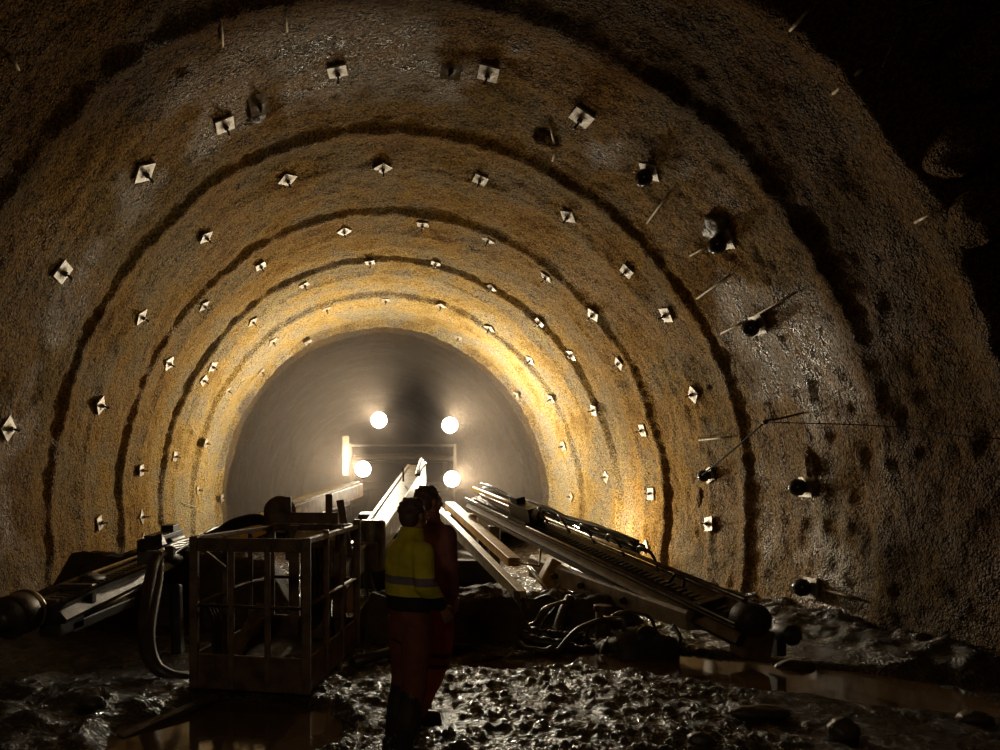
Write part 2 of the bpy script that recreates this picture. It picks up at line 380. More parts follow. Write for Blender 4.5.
ys = np.array(ys); xs = np.concatenate([np.arange(-6.6, -4.2, .05), np.arange(-4.2, 5.2, .022), np.arange(5.2, 7.4, .05)])
X, Yg = np.meshgrid(xs, ys); Z = ground(X, Yg); m_, n_ = X.shape; idx = np.arange(m_*n_).reshape(m_, n_)
q = np.stack([idx[:-1,:-1], idx[:-1,1:], idx[1:,1:], idx[1:,:-1]], -1).reshape(-1, 4)
me = bpy.data.meshes.new('floor'); me.from_pydata(np.stack([X, Yg, Z], -1).reshape(-1, 3).tolist(), [], q.tolist()); me.update()
me.polygons.foreach_set('use_smooth', [True]*len(me.polygons)); me.materials.append(M['mud'])
fl = bpy.data.objects.new('floor', me); COL.objects.link(fl); fl['kind'] = 'structure'
def puddle(poly, z, label):
    b = MB(); n = len(poly); pts = spline([(x, y, z) for x, y in poly] + [(*poly[0], z)], 8)[:-1]
    k = len(pts); b.add(pts + [p - Vector((0,0,.012)) for p in pts], [tuple(range(k)), tuple(reversed(range(k, 2*k)))] + [(i, i+k, (i+1)%k+k, (i+1)%k) for i in range(k)])
    if Vector(b.v[0]).cross(b.v[1]).z < -1e9: pass
    tag(b.build('puddle', M['puddle']), label, 'puddle', 'brown puddles in the mud')
puddle([(-2.25,4.35),(-1.1,3.8),(-.05,4.2),(.0,4.85),(-.5,5.6),(-1.6,5.65),(-2.2,5.2)], -.035, 'broad dark brown puddle on the ground in front of the rusty basket')
puddle([(.95,6.45),(2.1,6.25),(3.2,6.75),(3.0,7.2),(2.0,7.15),(1.1,6.95)], -.03, 'shallow brown puddle under the coiled black hoses')
puddle([(2.0,7.6),(1.9,6.5),(3.2,5.7),(4.6,4.9),(6.2,4.3),(6.3,5.4),(5.2,6.3),(4.0,7.0)], -.035, 'long brown water ditch running beside the muddy right wall foot')
puddle([(.3,7.2),(.8,6.75),(1.5,6.95),(1.55,7.4),(.9,7.5)], -.03, 'thin muddy puddle at the foot of the low muck heap')

# ------------------------------------------------------------------ loose stones, muck heap
def stone(c, rad, seed, label):
    tag(MB().rock(c, rad, seed).build('rock', M['rock']), label, 'rock', 'loose stones on the tunnel floor')
def on(px, py, k=0.):                     # ground point under a pixel
    d = 4.0
    for _ in range(3000):
        p = at(px, py, d)
        if p.z <= float(ground(p.x, p.y)): break
        d += .005
    return Vector((p.x, p.y, float(ground(p.x, p.y)) + k))
stone(on(843, 738, .05), (.10,.08,.095), 1, 'single brown rounded stone standing in the water ditch')
stone(on(760, 716, .03), (.24,.10,.055), 2, 'long flat black clod between the ditch and the churned mud')
stone(on(700, 742, .02), (.09,.07,.05), 3, 'small dark clod at the edge of the churned mud')
stone(on(172, 718, .03), (.075,.07,.05), 4, 'small dark stone at the rim of the broad puddle')
stone(on(92, 706, .03), (.10,.08,.055), 5, 'grey brown stone lying in the mud below the drill guide')
stone(on(795, 672, .04), (.22,.13,.09), 6, 'dark rock lump just in front of the drill tip')
stone(on(975, 722, .03), (.12,.1,.06), 7, 'dark rock on the near bank of the ditch')
def heap(x0, x1, y0, y1, h, sd, label):
    b = MB(); nx, ny = 100, 50; vs = []
    for j in range(ny):
        for i in range(nx):
            e = min(1, (i/(nx-1))*7, (1-i/(nx-1))*7); g_ = min(1, j/(ny-1)*5.0, (1-j/(ny-1))*2)
            vs.append([x0 + (x1-x0)*i/(nx-1), y0 + (y1-y0)*j/(ny-1), e*g_])
    A = np.array(vs); A[:,2] = -.05 + A[:,2]*(h + .18*fbm(A[:,0]*1.6, A[:,1]*1.6, sd, 3)) + .06*fbm(A[:,0]*5, A[:,1]*5, 4.+sd, 3)
    A[:,1] += .06*fbm(A[:,0]*2.5, A[:,2]*3, 7.+sd, 2)
    b.add(A.tolist(), [(j*nx+i, j*nx+i+1, (j+1)*nx+i+1, (j+1)*nx+i) for j in range(ny-1) for i in range(nx-1)], True)
    tag(b.build('muck_heap', M['dry_mud']), label, 'heap', 'heaps of muck on the floor')
heap(-.35, 2.15, 7.5, 9.3, .58, 0., 'low dark heap of muck lying across the floor behind the two people')
heap(1.9, 3.9, 8.5, 10.2, .42, 5., 'added dark heap of muck shading the floor behind the coiled black hoses')  # added mound, darkens lit ground where the feed's shadow belongs
heap(-4.9, -1.0, 8.4, 10.8, 1.0, 3., 'added larger heap of muck shading the floor behind the rusty basket')  # added mound, hides lit ground and throws shade on the floor before it

# ------------------------------------------------------------------ rock bolts
def hit(px, py, d0=4.0, d1=30.0):
    d = np.arange(d0, d1, .01); x = (px - VX)*d/F_PX - CX; z = EYE - (py - VY)*d/F_PX - CZ
    th = np.where(z >= 0, np.arctan2(np.maximum(z, 0), x), np.where(x > 0, z/5.85, math.pi - z/5.85)); rr = np.where(z >= 0, np.hypot(x, z), np.abs(x))
    rad = radius(th, d, True); k = np.argmax(rr >= rad)
    D, T = float(d[k]), float(th[k])
    p = Vector(surf(np.array(T), np.array(D), True)); e = .25
    a = Vector(surf(np.array(T), np.array(D+e), True)) - Vector(surf(np.array(T), np.array(D-e), True)); c = Vector(surf(np.array(T+.04), np.array(D), True)) - Vector(surf(np.array(T-.04), np.array(D), True))
    n = c.cross(a).normalized(); c0 = Vector((CX, D, max(CZ, p.z - 2))) - p
    if n.dot(c0) < 0: n = -n
    return p, n, T
def plate_mesh():
    b = MB(); n = 8; vs = []; h = .128
    for j in range(n+1):
        for i in range(n+1):
            x, y = -h + 2*h*i/n, -h + 2*h*j/n; r = math.hypot(x, y); vs.append((x, y, .012 + .03*math.exp(-(r/.05)**2)))
    fs = [(j*(n+1)+i, j*(n+1)+i+1, (j+1)*(n+1)+i+1, (j+1)*(n+1)+i) for j in range(n) for i in range(n)]
    b.add(vs, fs, False)
    rim = [i for i in range(n+1)] + [(j+1)*(n+1)-1 for j in range(1, n+1)] + [n*(n+1)+i for i in range(n-1, -1, -1)] + [j*(n+1) for j in range(n-1, 0, -1)]
    k = len(b.v); b.v += [b.v[i] - Vector((0,0,.024)) for i in rim]; L = len(rim)
    b.f += [(rim[i], k+i, k+(i+1)%L, rim[(i+1)%L]) for i in range(L)]; b.sm += [False]*L
    return b
b = plate_mesh(); b.sm = [False]*len(b.f)
proto = b.build('bolt_plate', M['pale_plate'], origin=(0,0,0))
ORG[proto.name] = Vector((0,0,0))
nut = MB().lathe((0,0,.035), (0,0,1), [(0,.036),(.045,.036)], 6, False).build('nut', M['bolt'], proto, origin=(0,0,0))
tail = MB().lathe((0,0,.07), (.15,.1,1), [(0,.016),(.085,.016),(.09,.011)], 10).build('bolt_end', M['bolt'], proto, origin=(0,0,0))
protoB = plate_mesh().build('bolt_plate', M['pale_plate'], origin=(0,0,0))
capm = MB().lathe((0,0,.03), (0,0,1), [(0,.075),(.03,.105),(.09,.112),(.14,.085),(.17,.045),(.18,.01)], 18).build('cap', M['black_cap'], protoB, origin=(0,0,0), label='black domed cap over the bolt')
ROWS = {
 'closest': [(6,428),(61,271),(143,171),(224,123),(258,102,'d'),(337,69),(452,66,'d'),(489,71),(583,115),(651,170,'c'),(726,238,'c'),(760,324,'c'),(808,487,'c'),(820,588,'c')],
 'second': [(96,523),(99,405),(140,316),(205,236),(287,178),(383,166),(481,178),(569,215),(628,270),(668,314),(695,394),(711,475,'c'),(713,524)],
 'third': [(139,540),(139,517),(140,470),(168,363),(203,305),(260,265),(344,230),(423,223),(489,239),(547,276),(594,314),(620,363),(644,430),(652,494),(650,547)],
 'fourth': [(172,536),(174,456),(203,380),(212,366),(252,321),(304,284),(370,261),(436,263),(492,287),(540,322),(572,355),(595,410),(607,477),(608,541)],
 'fifth': [(197,490),(205,443),(227,390),(272,341),(326,308),(386,299),(441,305),(490,328),(531,360),(552,398),(564,446),(572,497)],
 'innermost': [(221,498),(261,371),(308,342),(459,337),(517,395)],
}
ORD = ['first','second','third','fourth','fifth','sixth','seventh','eighth','ninth','tenth','eleventh','twelfth','thirteenth','fourteenth','fifteenth']
LAMP = Vector((1.2, 19.6, 3.4))
first = {id(proto): True, id(protoB): True}
PL = {}
for row, pts in ROWS.items():
    for k, e in enumerate(pts):
        src = protoB if len(e) > 2 and e[2] == 'c' else proto
        p, n, T = hit(e[0], e[1]); PL[(e[0], e[1])] = (p, n)
        tl = (LAMP - p).normalized(); nn = (n + tl * .05).normalized() if not (len(e) > 2 and e[2] == 'd') else (n - tl*.42).normalized()
        z = nn; yv = Vector((0,1,0)); x = yv.cross(z).normalized(); y = z.cross(x)
        rot = Matrix.Rotation(random.choice([0, 0, .785, .3, -.3, .785]) + random.uniform(-.15, .15), 4, 'Z')
        sc = random.uniform(.92, 1.08) * (1.12 if row == 'closest' else 1.)
        mat4 = Matrix.Translation(p + n*.03) @ Matrix((x, y, z)).transposed().to_4x4() @ rot @ Matrix.Scale(sc, 4)
        if first[id(src)]: o = src; first[id(src)] = False
        else:
            o = src.copy(); COL.objects.link(o)
            for ch in src.children:
                c = ch.copy(); COL.objects.link(c); c.parent = o
        o.matrix_basis = mat4
        what = 'black-capped bolt plate' if src is protoB else ('shadowed bolt plate' if len(e) > 2 else 'square pale steel bolt plate')
        tag(o, f'{what}, {ORD[k]} from left foot of the {row} plate arch', 'bolt plate', 'rock bolt plates on the tunnel lining')

# ------------------------------------------------------------------ steel rods left in the sprayed concrete
RODS = [(648,222,672,190),(691,255,711,243),(698,298,733,273),(722,333,748,320),(752,318,800,290),(835,92,860,71),(791,29,808,11),(918,221,936,211),(220,17,221,42),(285,9,286,27),(8,54,15,66),
        (187,421,199,443),(180,503,192,507),(550,118,556,140),(553,160,557,148),(700,440,735,436),(832,590,872,599)]
rl = ['at the outer flank of the second arch','below the capped plates','short of the crown flank','above a dark capped plate','thin, ending at the arch edge','high on the dark near round','highest on the dark near round','small, by the dark edge',
      'hanging at the dark crown edge','second one hanging at the dark crown edge','on the dark upper corner','among the inner arches','lowest of the inner arches','beside the rough crown patch','under the rough crown patch','flat beside the cable plate','beside the lowest capped bolt']
for (x0, y0, x1, y1), t in zip(RODS, rl):
    a, n, _ = hit(x0, y0); c, n2, _ = hit(x1, y1)
    if (c - a).length > 1.2: c = a + (c - a).normalized()*1.2
    r = MB().tube([a + n*.015, (a+c)/2 + n*.045, c + n2*.05], .018, 8)
    tag(r.build('steel_rod', M['rod']), f'rusty steel rod stuck in the wall {t}', 'rod', 'steel rods in the sprayed concrete')

# the cable from the capped bolt to a hook and on along the wall
p0, n0 = PL[(711,475)]; p1, n1, _ = hit(803,413); p1 = p1 + n1*.55; p2, n2, _ = hit(1000,436); p2 = p2 + n2*.10; p3, n3, _ = hit(900, 424); p3 = p3 + n3*.16
cb = MB().tube(spline([p0 + n0*.19, (p0 + n0*.19)*.5 + p1*.5 - Vector((0,0,.02)), p1], 8), .013, 8)
cab = cb.build('cable', M['black_cable']); tag(cab, 'thin black cable strung from a capped bolt up to an iron hook on the wall', 'cable')
hk, nh, _ = hit(803,413)
h = MB().tube([hk - nh*.05, hk + nh*.3, p1 + Vector((0,0,.02)), p1 + Vector((0,0,.06))], .016, 8).ellipsoid(p1, (.035,.035,.035))
h = h.build('hook', M['bolt']); tag(h, 'iron hook sticking out of the wall at the cable end', 'hook')
c2 = MB().tube(spline([p1, p3, p2, p2 + Vector((.3,-.8,-.02))], 8), .008, 6).build('wire', M['black_cable']); tag(c2, 'long thin wire running from the hook along the dark near wall', 'wire')

# rough broken spots on the lining
def patch(px, py, sx, sy, seed, label, m='shotcrete', depth=.12):
    p, n, T = hit(px, py); x = Vector((0,1,0)); y = n.cross(x).normalized(); x = y.cross(n).normalized()
    R = Matrix((x, y, n)).transposed(); b = MB().rock((0,0,0), (sx, sy, depth), seed, 26, 16, .55)
    b.v = [p + R @ v for v in b.v]; tag(b.build('shotcrete_lump', M[m]), label, 'concrete lump', 'lumps of sprayed concrete on the lining')
patch(812, 470, .16, .34, 3, 'pale rough lump of concrete around the capped bolt with the broken hollow', depth=.09)
patch(716, 226, .22, .2, 5, 'dark ragged lump of concrete above a capped bolt high on the arch', 'rock', .12)
patch(548, 140, .18, .24, 6, 'ragged crown lump of concrete with rod ends')
patch(700, 497, .1, .2, 8, 'drip of concrete below the cable plate', depth=.05)
patch(258, 112, .18, .16, 9, 'dark lump beside the hollowed plate at the crown', 'rock', .1)
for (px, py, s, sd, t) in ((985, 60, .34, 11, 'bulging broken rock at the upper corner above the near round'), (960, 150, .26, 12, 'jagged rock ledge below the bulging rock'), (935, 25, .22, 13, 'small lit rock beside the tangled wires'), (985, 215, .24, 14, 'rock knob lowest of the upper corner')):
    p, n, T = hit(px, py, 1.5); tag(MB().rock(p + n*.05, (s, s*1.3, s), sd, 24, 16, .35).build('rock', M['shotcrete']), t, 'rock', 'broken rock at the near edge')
wv = MB()
p, n, T = hit(905, 10, 1.5)
for k in range(5):
    d = Vector((random.uniform(-1,1), random.uniform(-.4,.4), random.uniform(-1,.6))).normalized()
    wv.tube(spline([p + n*.02, p + n*.2 + d*.18, p + n*.22 + d*.4 - Vector((0,0,.08)), p + n*.12 + d*.55 - Vector((0,0,.2))], 6), .004, 5)
tag(wv.build('wire_bundle', M['bright_steel']), 'tangle of thin loose wires hanging from the dark near crown', 'wire', kind='stuff')

# ------------------------------------------------------------------ the drill rig
rig = empty('drill_rig', (1.0, 17.6, 0.0))
tag(rig, 'three-boom tunnel drilling rig with work basket and four lit lamps', 'drill rig')
# carrier
c = MB().box((1.0, 21.8, 1.0), (2.2, 7.2, .7)).box((1.0, 18.2, .95), (2.5, 1.2, .9)).box((1.0, 23.0, 1.75), (2.3, 4.6, .9))
c.build('chassis', M['dark'], rig, .04)
for sx in (-.35, 2.35):
    for yy in (20.2, 24.0):
        w = MB().lathe((sx - .22, yy, .62), (1,0,0), [(0,.35),(0.02,.55),(.08,.62),(.36,.62),(.42,.55),(.44,.35)], 28); wo = w.build('wheel', M['rubber'], rig)
        MB().lathe((sx - .23, yy, .62), (1,0,0), [(0,.14),(.02,.3),(.42,.3),(.46,.14)], 20).build('hub', M['yellow'], wo)
cabm = MB().box((1.0, 21.55, 2.55), (3.1, 1.9, 1.0)).box((1.0,21.55,3.12), (3.5, 2.2, .14))
cb_ = cabm.build('cab', M['dark'], rig, .05)
MB().box((1.0, 20.595, 2.66), (2.7,.03,.62)).build('windscreen', M['glass'], cb_)
MB().box((1.0, 21.85, 3.22), (3.2, 1.9, .16)).build('roof_hood', M['dark'], rig, .04)
for x in (-.72, 2.72):
    MB().beam((x, 20.4, 1.2), (x, 20.4, 3.6), .10, .10, (0,1,0)).build('canopy_post', M['dark'], rig, .01)
MB().box((-.86, 20.3, 3.2), (.22, .06, 1.3)).build('side_panel', M['grey_steel'], rig, .01)
MB().beam((-.75,20.45,3.55), (2.75,20.45,3.55), .08, .08).build('light_bar', M['dark'], rig, .01)
MB().box((.55, 14.4, .75), (1.5, 6.2, .8)).box((1.15, 16.9, .85), (3.0, 3.0, 1.1)).box((.5,11.4,.5),(1.7,.6,.7)).box((1.2,13.6,.36),(2.4,3.4,.45)).build('front_frame', M['dark'], rig, .05)
for x in (-.75, 2.95): MB().box((x, 15.0, .62), (.24,.3,1.0)).lathe((x,15.0,-.02),(0,0,1),[(0,.26),(.08,.26),(.12,.12),(.3,.1)],18).build('jack', M['steel'], rig, .01)
LAMPS = [at(379,420,20.0), at(450,425,20.0), at(363,469,20.0), at(452,479,20.0)]
for p in LAMPS:
    wl = MB().lathe(p + Vector((0,.26,0)), (0,-1,0), [(0,.08),(.03,.16),(.16,.27),(.2,.28),(.205,.265)], 24); wo = wl.build('work_lamp', M['dark'], rig)
    MB().lathe(p + Vector((0,.06,0)), (0,-1,0), [(0,.25),(.02,.25),(.06,.15),(.06,.01)], 24).build('lens', M['lens'], wo)
    MB().box(p + Vector((0,.3,-.12)), (.06,.06,.3)).build('bracket', M['steel'], wo)
# centre boom: the cream box beam that carries the basket
A0, A1 = Vector((1.19,16.6,2.38)), Vector((.03,9.4,1.17))
bm = MB().beam(A0, A1, .50, .62, w1=.36, h1=.36)
boom = bm.build('boom', M['cream'], rig, .015, label='cream painted box boom with worn edges')
dvec = (A1 - A0).normalized(); rside = dvec.cross(Vector((0,0,1))).normalized(); uu = rside.cross(dvec)
MB().beam(A0 + uu*.32 + rside*.2, A1 + uu*.19 + rside*.14, .06, .03).build('cover_strip', M['cream'], boom)
MB().tube([A0 + dvec*3.2 + uu*.3, A0 + dvec*3.2 + uu*.62], .02, 8).build('pin', M['steel'], boom)
MB().tube([A0 - uu*.38 + dvec*1.0, A0 - uu*.42 + dvec*4.2], .09, 14).tube([A0 - uu*.42 + dvec*4.2, A1 - uu*.3 - dvec*.5], .05, 12).build('lift_cylinder', M['bright_steel'], boom)
for k in range(3):
    hm = MB()
    o_ = -rside*(.25 - .04*k)
    hm.tube(spline([A0 + uu*.35 + o_, A0 + dvec*.4 + uu*(.42+.05*k) + o_, A0 + dvec*1.3 + uu*.4 + o_, A0 + dvec*2.0 + uu*.28 + o_], 8), .03, 8); hm.build('hose', M['rubber'], boom)
for k in range(2):
    hm = MB(); hm.tube(spline([A1 + Vector((-.2,-.05,.12)), A1 + Vector((-.42-.05*k,-.2,.2)), A1 + Vector((-.62,-.25,-.1-.1*k)), A1 + Vector((-.58,-.25,-.65)), A1 + Vector((-.35,-.2,-.8))], 8), .028, 8); hm.build('hose', M['hose_brown'], boom)
    hm2 = MB()
    hm2.tube(spline([A1 + Vector((-.1,-.1,-.3)), A1 + Vector((-.12+.1*k,-.2,-.7)), at(382 + 10*k,632,8.6), at(404 + 8*k,650,8.0), at(420,664,7.6)], 8), .022, 8); hm2.build('hose', M['hose_brown'], boom)
# joint between boom and basket
jt = MB().cyl(A1 + Vector((-.02,.05,-.5)), A1 + Vector((-.02,.05,.28)), .2, 20).box(A1 + Vector((-.15,-.25,-.25)), (.4,.5,.42)).beam(A1 + Vector((-.15,-.3,-.2)), (-.48, 7.75, .75), .22, .34)
jt.build('joint', M['grey_steel'], rig, .012)
MB().prism(at(352,548,8.3), at(342,612,8.1), [(-.10,-.05),(.14,-.05),(.10,.05),(-.12,.05)], (0,1,0)).build('bracket', M['cream'], rig, .01)

# basket
bo, sv, lv = Vector((-.57, 5.4, 0)), Vector((.2, .98, 0)).normalized(), Vector((-.98, .2, 0)).normalized()
BW, BD = 1.06, 1.95
def B(u, v, z): return bo + lv*u + sv*v + Vector((0,0,z))
k = MB()
for a, c_ in ((B(0,0,.21), B(BW,0,.21)), (B(0,0,.21), B(0,BD,.21)), (B(BW,0,.21), B(BW,BD,.21)), (B(0,BD,.21), B(BW,BD,.21))): k.beam(a, c_, .03, .31)
basket = k.build('basket', M['rust'], rig, .006, label='rusty work basket with kick plates and railings')
g = MB()
for i in range(38): g.beam(B(.02, .03 + i*.05, .13), B(BW-.02, .03 + i*.05, .13), .012, .04)
for i in range(11): g.beam(B(.04 + i*.098, .02, .125), B(.04 + i*.098, BD-.02, .125), .01, .03)
g.build('grating', M['grey_steel'], basket)
for u, v, z1, w in ((0,0,1.42,.075),(BW,0,1.42,.075),(0,BD,1.52,.08),(BW,BD,1.46,.075),(.36,0,1.34,.05),(.70,0,1.34,.05),(0,.62,1.46,.06),(0,1.25,1.46,.05),(BW,.65,1.38,.05),(BW,1.3,1.38,.05),(.52,BD,1.44,.06)):
    MB().beam(B(u,v,.06), B(u,v,z1), w, w, (0,1,0)).build('post', M['rust'], basket, .006)
MB().beam(B(-.02,0,1.35), B(BW+.02,0,1.35), .035, .12).build('top_rail', M['rust'], basket, .006)
MB().beam(B(0,0,1.39), B(0,BD,1.44), .06, .05).build('top_rail', M['rust'], basket, .006)
MB().beam(B(BW,0,1.40), B(BW,BD,1.42), .06, .05).build('top_rail', M['rust'], basket, .006)
MB().beam(B(0,BD,1.42), B(BW,BD,1.42), .06, .09).build('top_rail', M['rust'], basket, .006)
MB().tube([B(0,0,.80), B(BW,0,.80)], .016, 8).build('mid_rail', M['steel'], basket)
MB().tube([B(0,0,.82), B(0,BD,.84)], .02, 8).build('mid_rail', M['rust'], basket)
MB().tube([B(BW,0,.80), B(BW,BD*.55,.84), B(BW,BD,.82)], .022, 8).build('mid_rail', M['rust'], basket)
MB().tube([B(0,BD,.82), B(BW,BD,.82)], .02, 8).build('mid_rail', M['rust'], basket)
MB().beam(B(BW,.02,1.36), B(BW-.3,.0,1.15), .03, .02).build('brace', M['rust'], basket)
# control stand and plates at the back of the basket
cs = MB().box(B(.42, BD-.25, .72), (.34,.2,1.1)).box(B(.42, BD-.30, 1.3), (.46,.3,.1), Matrix.Rotation(.35,3,'X')).build('control_stand', M['rust'], basket, .012)
MB().box(B(.74, BD-.1, .8), (.12,.06,1.3)).build('upright_plate', M['rust'], basket, .01)
MB().box(B(.2, BD-.05, .9), (.16,.05,1.1)).build('upright_plate', M['rust'], basket, .01)
MB().beam(B(.95,.55,.18), B(.85,1.15,.62), .16, .03).build('tilted_plate', M['rust'], basket, .006)
for i in range(4):
    MB().tube(spline([B(.3 + .05*i, BD-.3, 1.25), B(.24 + .06*i, BD-.5, 1.0), B(.3 + .04*i, BD-.45, .5), B(.5, BD-.3, .2)], 8), .018, 8).build('hose', M['rubber'], basket)
for i in range(3):
    MB().tube(spline([B(BW-.06, .12 + .06*i, .78), B(BW-.12, .15 + .06*i, .6), B(BW-.1, .2 + .07*i, .35), B(BW-.2, .3 + .05*i, .17)], 8), .02, 8).build('hose', M['rubber'], basket)
# frame behind the basket with a rounded guard
fr = MB().beam(at(270,519,8.0), at(338,519,8.0), .1, .17).beam(at(288,497,8.0), at(289,560,8.0), .08, .08, (0,1,0)).beam(at(329,494,8.0), at(330,600,8.0), .09, .09, (0,1,0)).beam(at(340,500,8.2), at(350,560,8.2), .10, .06, (0,1,0)).beam(at(288,540,8.1), at(345,575,8.1), .07,.07)
fr.build('mounting_frame', M['rust'], rig, .01)
gd = MB().lathe(at(279,512,8.3), (.25,-1,.05), [(0,.17),(.05,.21),(.16,.21),(.2,.15),(.21,.02)], 24); gd.build('motor', M['rust'], rig)
for i in range(3): MB().tube(spline([at(205+6*i,536-2*i,8.6), at(235,527-3*i,8.5), at(262,522-2*i,8.4), at(272,535+4*i,8.2), at(270,560,8.0)], 8), .045, 10).build('hose', M['rubber'], rig)

# left boom and feed
L0, L1 = at(352,490,16.6), at(283,514,11.4)
lb = MB().beam(L0, L1, .62, .34, w1=.46, h1=.30).beam(L1, Vector((-2.62,9.4,.98)), .30, .30, w1=.26)
lboom = lb.build('boom', M['yellow'], rig, .015, label='yellow boom reaching to the wall side')
MB().beam(L0 + Vector((.12,0,.2)), L1 + Vector((.1,0,.17)), .2, .06).build('cover_strip', M['cream'], lboom)
MB().tube([L0 + Vector((-.1,-.3,-.35)), L1 + Vector((-.05,0,-.25))], .07, 12).build('lift_cylinder', M['bright_steel'], lboom)
LF0, LF1 = Vector((-3.02, 5.75, .70)), Vector((-2.92, 12.2, 1.06))
dv = (LF1 - LF0).normalized()
Cprof = [(-.17,-.10),(.17,-.10),(.19,-.06),(.12,.02),(.19,.09),(.15,.11),(.06,.075),(-.06,.075),(-.15,.11),(-.19,.09),(-.12,.02),(-.19,-.06)]
def feed(F0, F1, up, nhose, drill_t, label, sc=1., ro=(0,.3)):
    d_ = (F1 - F0).normalized(); r_ = d_.cross(Vector(up)).normalized(); u_ = r_.cross(d_); Lh = (F1 - F0).length
    fb = MB().prism(F0, F1, [(a*sc, b_*sc) for a, b_ in Cprof], up).build('feed_beam', M['steel'], rig, 0., label=label)
    for sgn in (-1, 1):
        MB().tube([F0 + r_*sgn*.165*sc + u_*.125*sc, F1 + r_*sgn*.165*sc + u_*.125*sc], .02, 8).build('slide_rail', M['bright_steel'], fb)
    ch = MB()
    for i in range(int(Lh / .11)): ch.beam(F0 + d_*(.1 + i*.11) - r_*.06 + u_*.1*sc, F0 + d_*(.1 + i*.11) + r_*.06 + u_*.1*sc, .05, .022)
    ch.build('chain', M['steel'], fb)
    MB().tube([F0 + d_*.05 + u_*ro[1]*sc + r_*ro[0], F0 + d_*(Lh*drill_t) + u_*ro[1]*sc + r_*ro[0]], .03, 10).build('drill_rod', M['bright_steel'], fb)
    q = F0 + d_*(Lh*drill_t); R = Matrix((r_, d_, u_)).transposed()
    dr = MB().box(q + u_*.28*sc + d_*.45, (.26,.9,.26), R).box(q + u_*.15*sc + d_*.45, (.42,.8,.06), R).box(q + u_*.44*sc + d_*.7, (.18,.3,.12), R).cyl(q + u_*.3*sc - d_*.25, q + u_*.3*sc + d_*.1, .10).cyl(q + r_*.14 + u_*.3 + d_*.2, q + r_*.14 + u_*.3 + d_*.75, .06)
    dr.build('rock_drill', M['dark'], fb, .012)
    cm = MB().box(F0 + d_*.6 + u_*.05*sc, (.34,.10,.22), R); cm.build('centralizer', M['steel'], fb, .012)
    hh = MB()
    for i in range(nhose):
        s0 = -.22 - .035*(i % 4); z0 = .05 + .05*(i // 4)
        pts = [F0 + d_*(Lh*(.28 + .72*j/9)) + r_*(s0*sc*(-1)) + u_*(z0 + .16 + .035*math.sin(j*1.7 + i)) for j in range(10)]
        hh.tube(spline(pts, 5), .021, 7)
    hh.build('hose', M['rubber'], fb)
    MB().tube([F0 - u_*.2*sc + d_*.3, F0 - u_*.2*sc + d_*(Lh*.5)], .05, 12).tube([F0 - u_*.2*sc + d_*(Lh*.5), F0 - u_*.2*sc + d_*(Lh*.85)], .032, 10).build('feed_cylinder', M['bright_steel'], fb)
    return fb, d_, r_, u_
lfeed, d_, r_, u_ = feed(LF0, LF1, (0,0,1), 8, .42, 'dirty steel feed beam with drill slide and hoses', 1., (-.22,.12))
dp = LF0 + Vector((-.18,-.15,.02))
MB().lathe(dp + dv*.15, -dv, [(0,.12),(.02,.175),(.05,.19),(.30,.19),(.33,.165),(.335,.09),(.42,.085),(.43,.02)], 28).build('drum', M['steel'], lfeed, label='round dark drum at the beam tip')
MB().lathe(dp + dv*.14, -dv, [(0,.18),(.005,.202),(.04,.202),(.045,.19)], 28).build('rim', M['bright_steel'], lfeed)
MB().box(LF0 + Vector((0,.3,-.16)), (.2,.5,.16)).box(LF0 + Vector((.0,1.1,-.2)), (.2,1.6,.12)).build('front_stinger', M['dark'], lfeed, .02)
MB().rock(at(90,585,6.9), (.16,.25,.14), 4, amp=.4).build('hose_guard', M['dark'], lfeed)
# hanging loop of thick hoses beside the left feed
for i, (o_, rr) in enumerate(((0,.062),(.13,.05))):
    hq = MB().tube(spline([at(176,560,7.4) + Vector((0,o_,0)), at(158,556,7.0) + Vector((0,o_,0)), at(149,585,6.6) + Vector((o_*.4,o_,0)), at(144,630,6.2) + Vector((o_*.5,0,0)), at(150,662,6.0) + Vector((o_*.3,0,.03)), at(168,678,5.95) + Vector((0,0,.03)), at(195,682,6.1) + Vector((0,o_,.03)), at(225,678,6.6)+Vector((0,0,.03))], 10), rr, 14)
    hq.build('hose', M['hose_brown'], lfeed, label='thick muddy hose hanging in a loop')
MB().box(at(150,557,7.0), (.26,.2,.14), Matrix.Rotation(.3,3,'Z')).prism(at(140,552,7.0), at(165,545,7.0), [(-.1,0),(.1,0),(0,.14)]).box(at(170,553,7.2), (.1,.1,.16)).build('hose_clamp', M['steel'], lfeed, .01)
MB().beam(at(176,585,7.3), at(178,655,7.0), .12, .12, (0,1,0)).build('support_leg', M['rubber'], lfeed, .015)

# right boom and feed
RF0, RF1 = Vector((4.02, 6.55, .36)), at(474, 502, 14.6)
rfeed, d_, r_, u_ = feed(RF0, RF1, (-.25,0,1), 14, .60, 'long dark feed beam loaded with hoses', 1.15)
dv = (RF1 - RF0).normalized()
MB().beam(RF0 + dv*.9 - u_*.20, RF1 - dv*.2 - u_*.18, .26, .18).build('feed_cradle', M['steel'], rfeed, .015)
MB().tube([RF0 + dv*4.5 + u_*.33 + r_*.05, RF1 + u_*.32 + r_*.05], .05, 10).build('guard_strip', M['yellow'], rfeed)
hl = MB()
for i in range(5):
    a = RF0 + dv*(1.5 + .75*i) + u_*.25
    hl.tube(spline([a, a + u_*.2 - r_*.05*i*.3 + dv*.1, a + u_*.24 + dv*.35, a + u_*.05 + dv*.55 + r_*.1, a + dv*.3 + r_*.14], 7), .02, 7)
hl.build('hose', M['rubber'], rfeed)
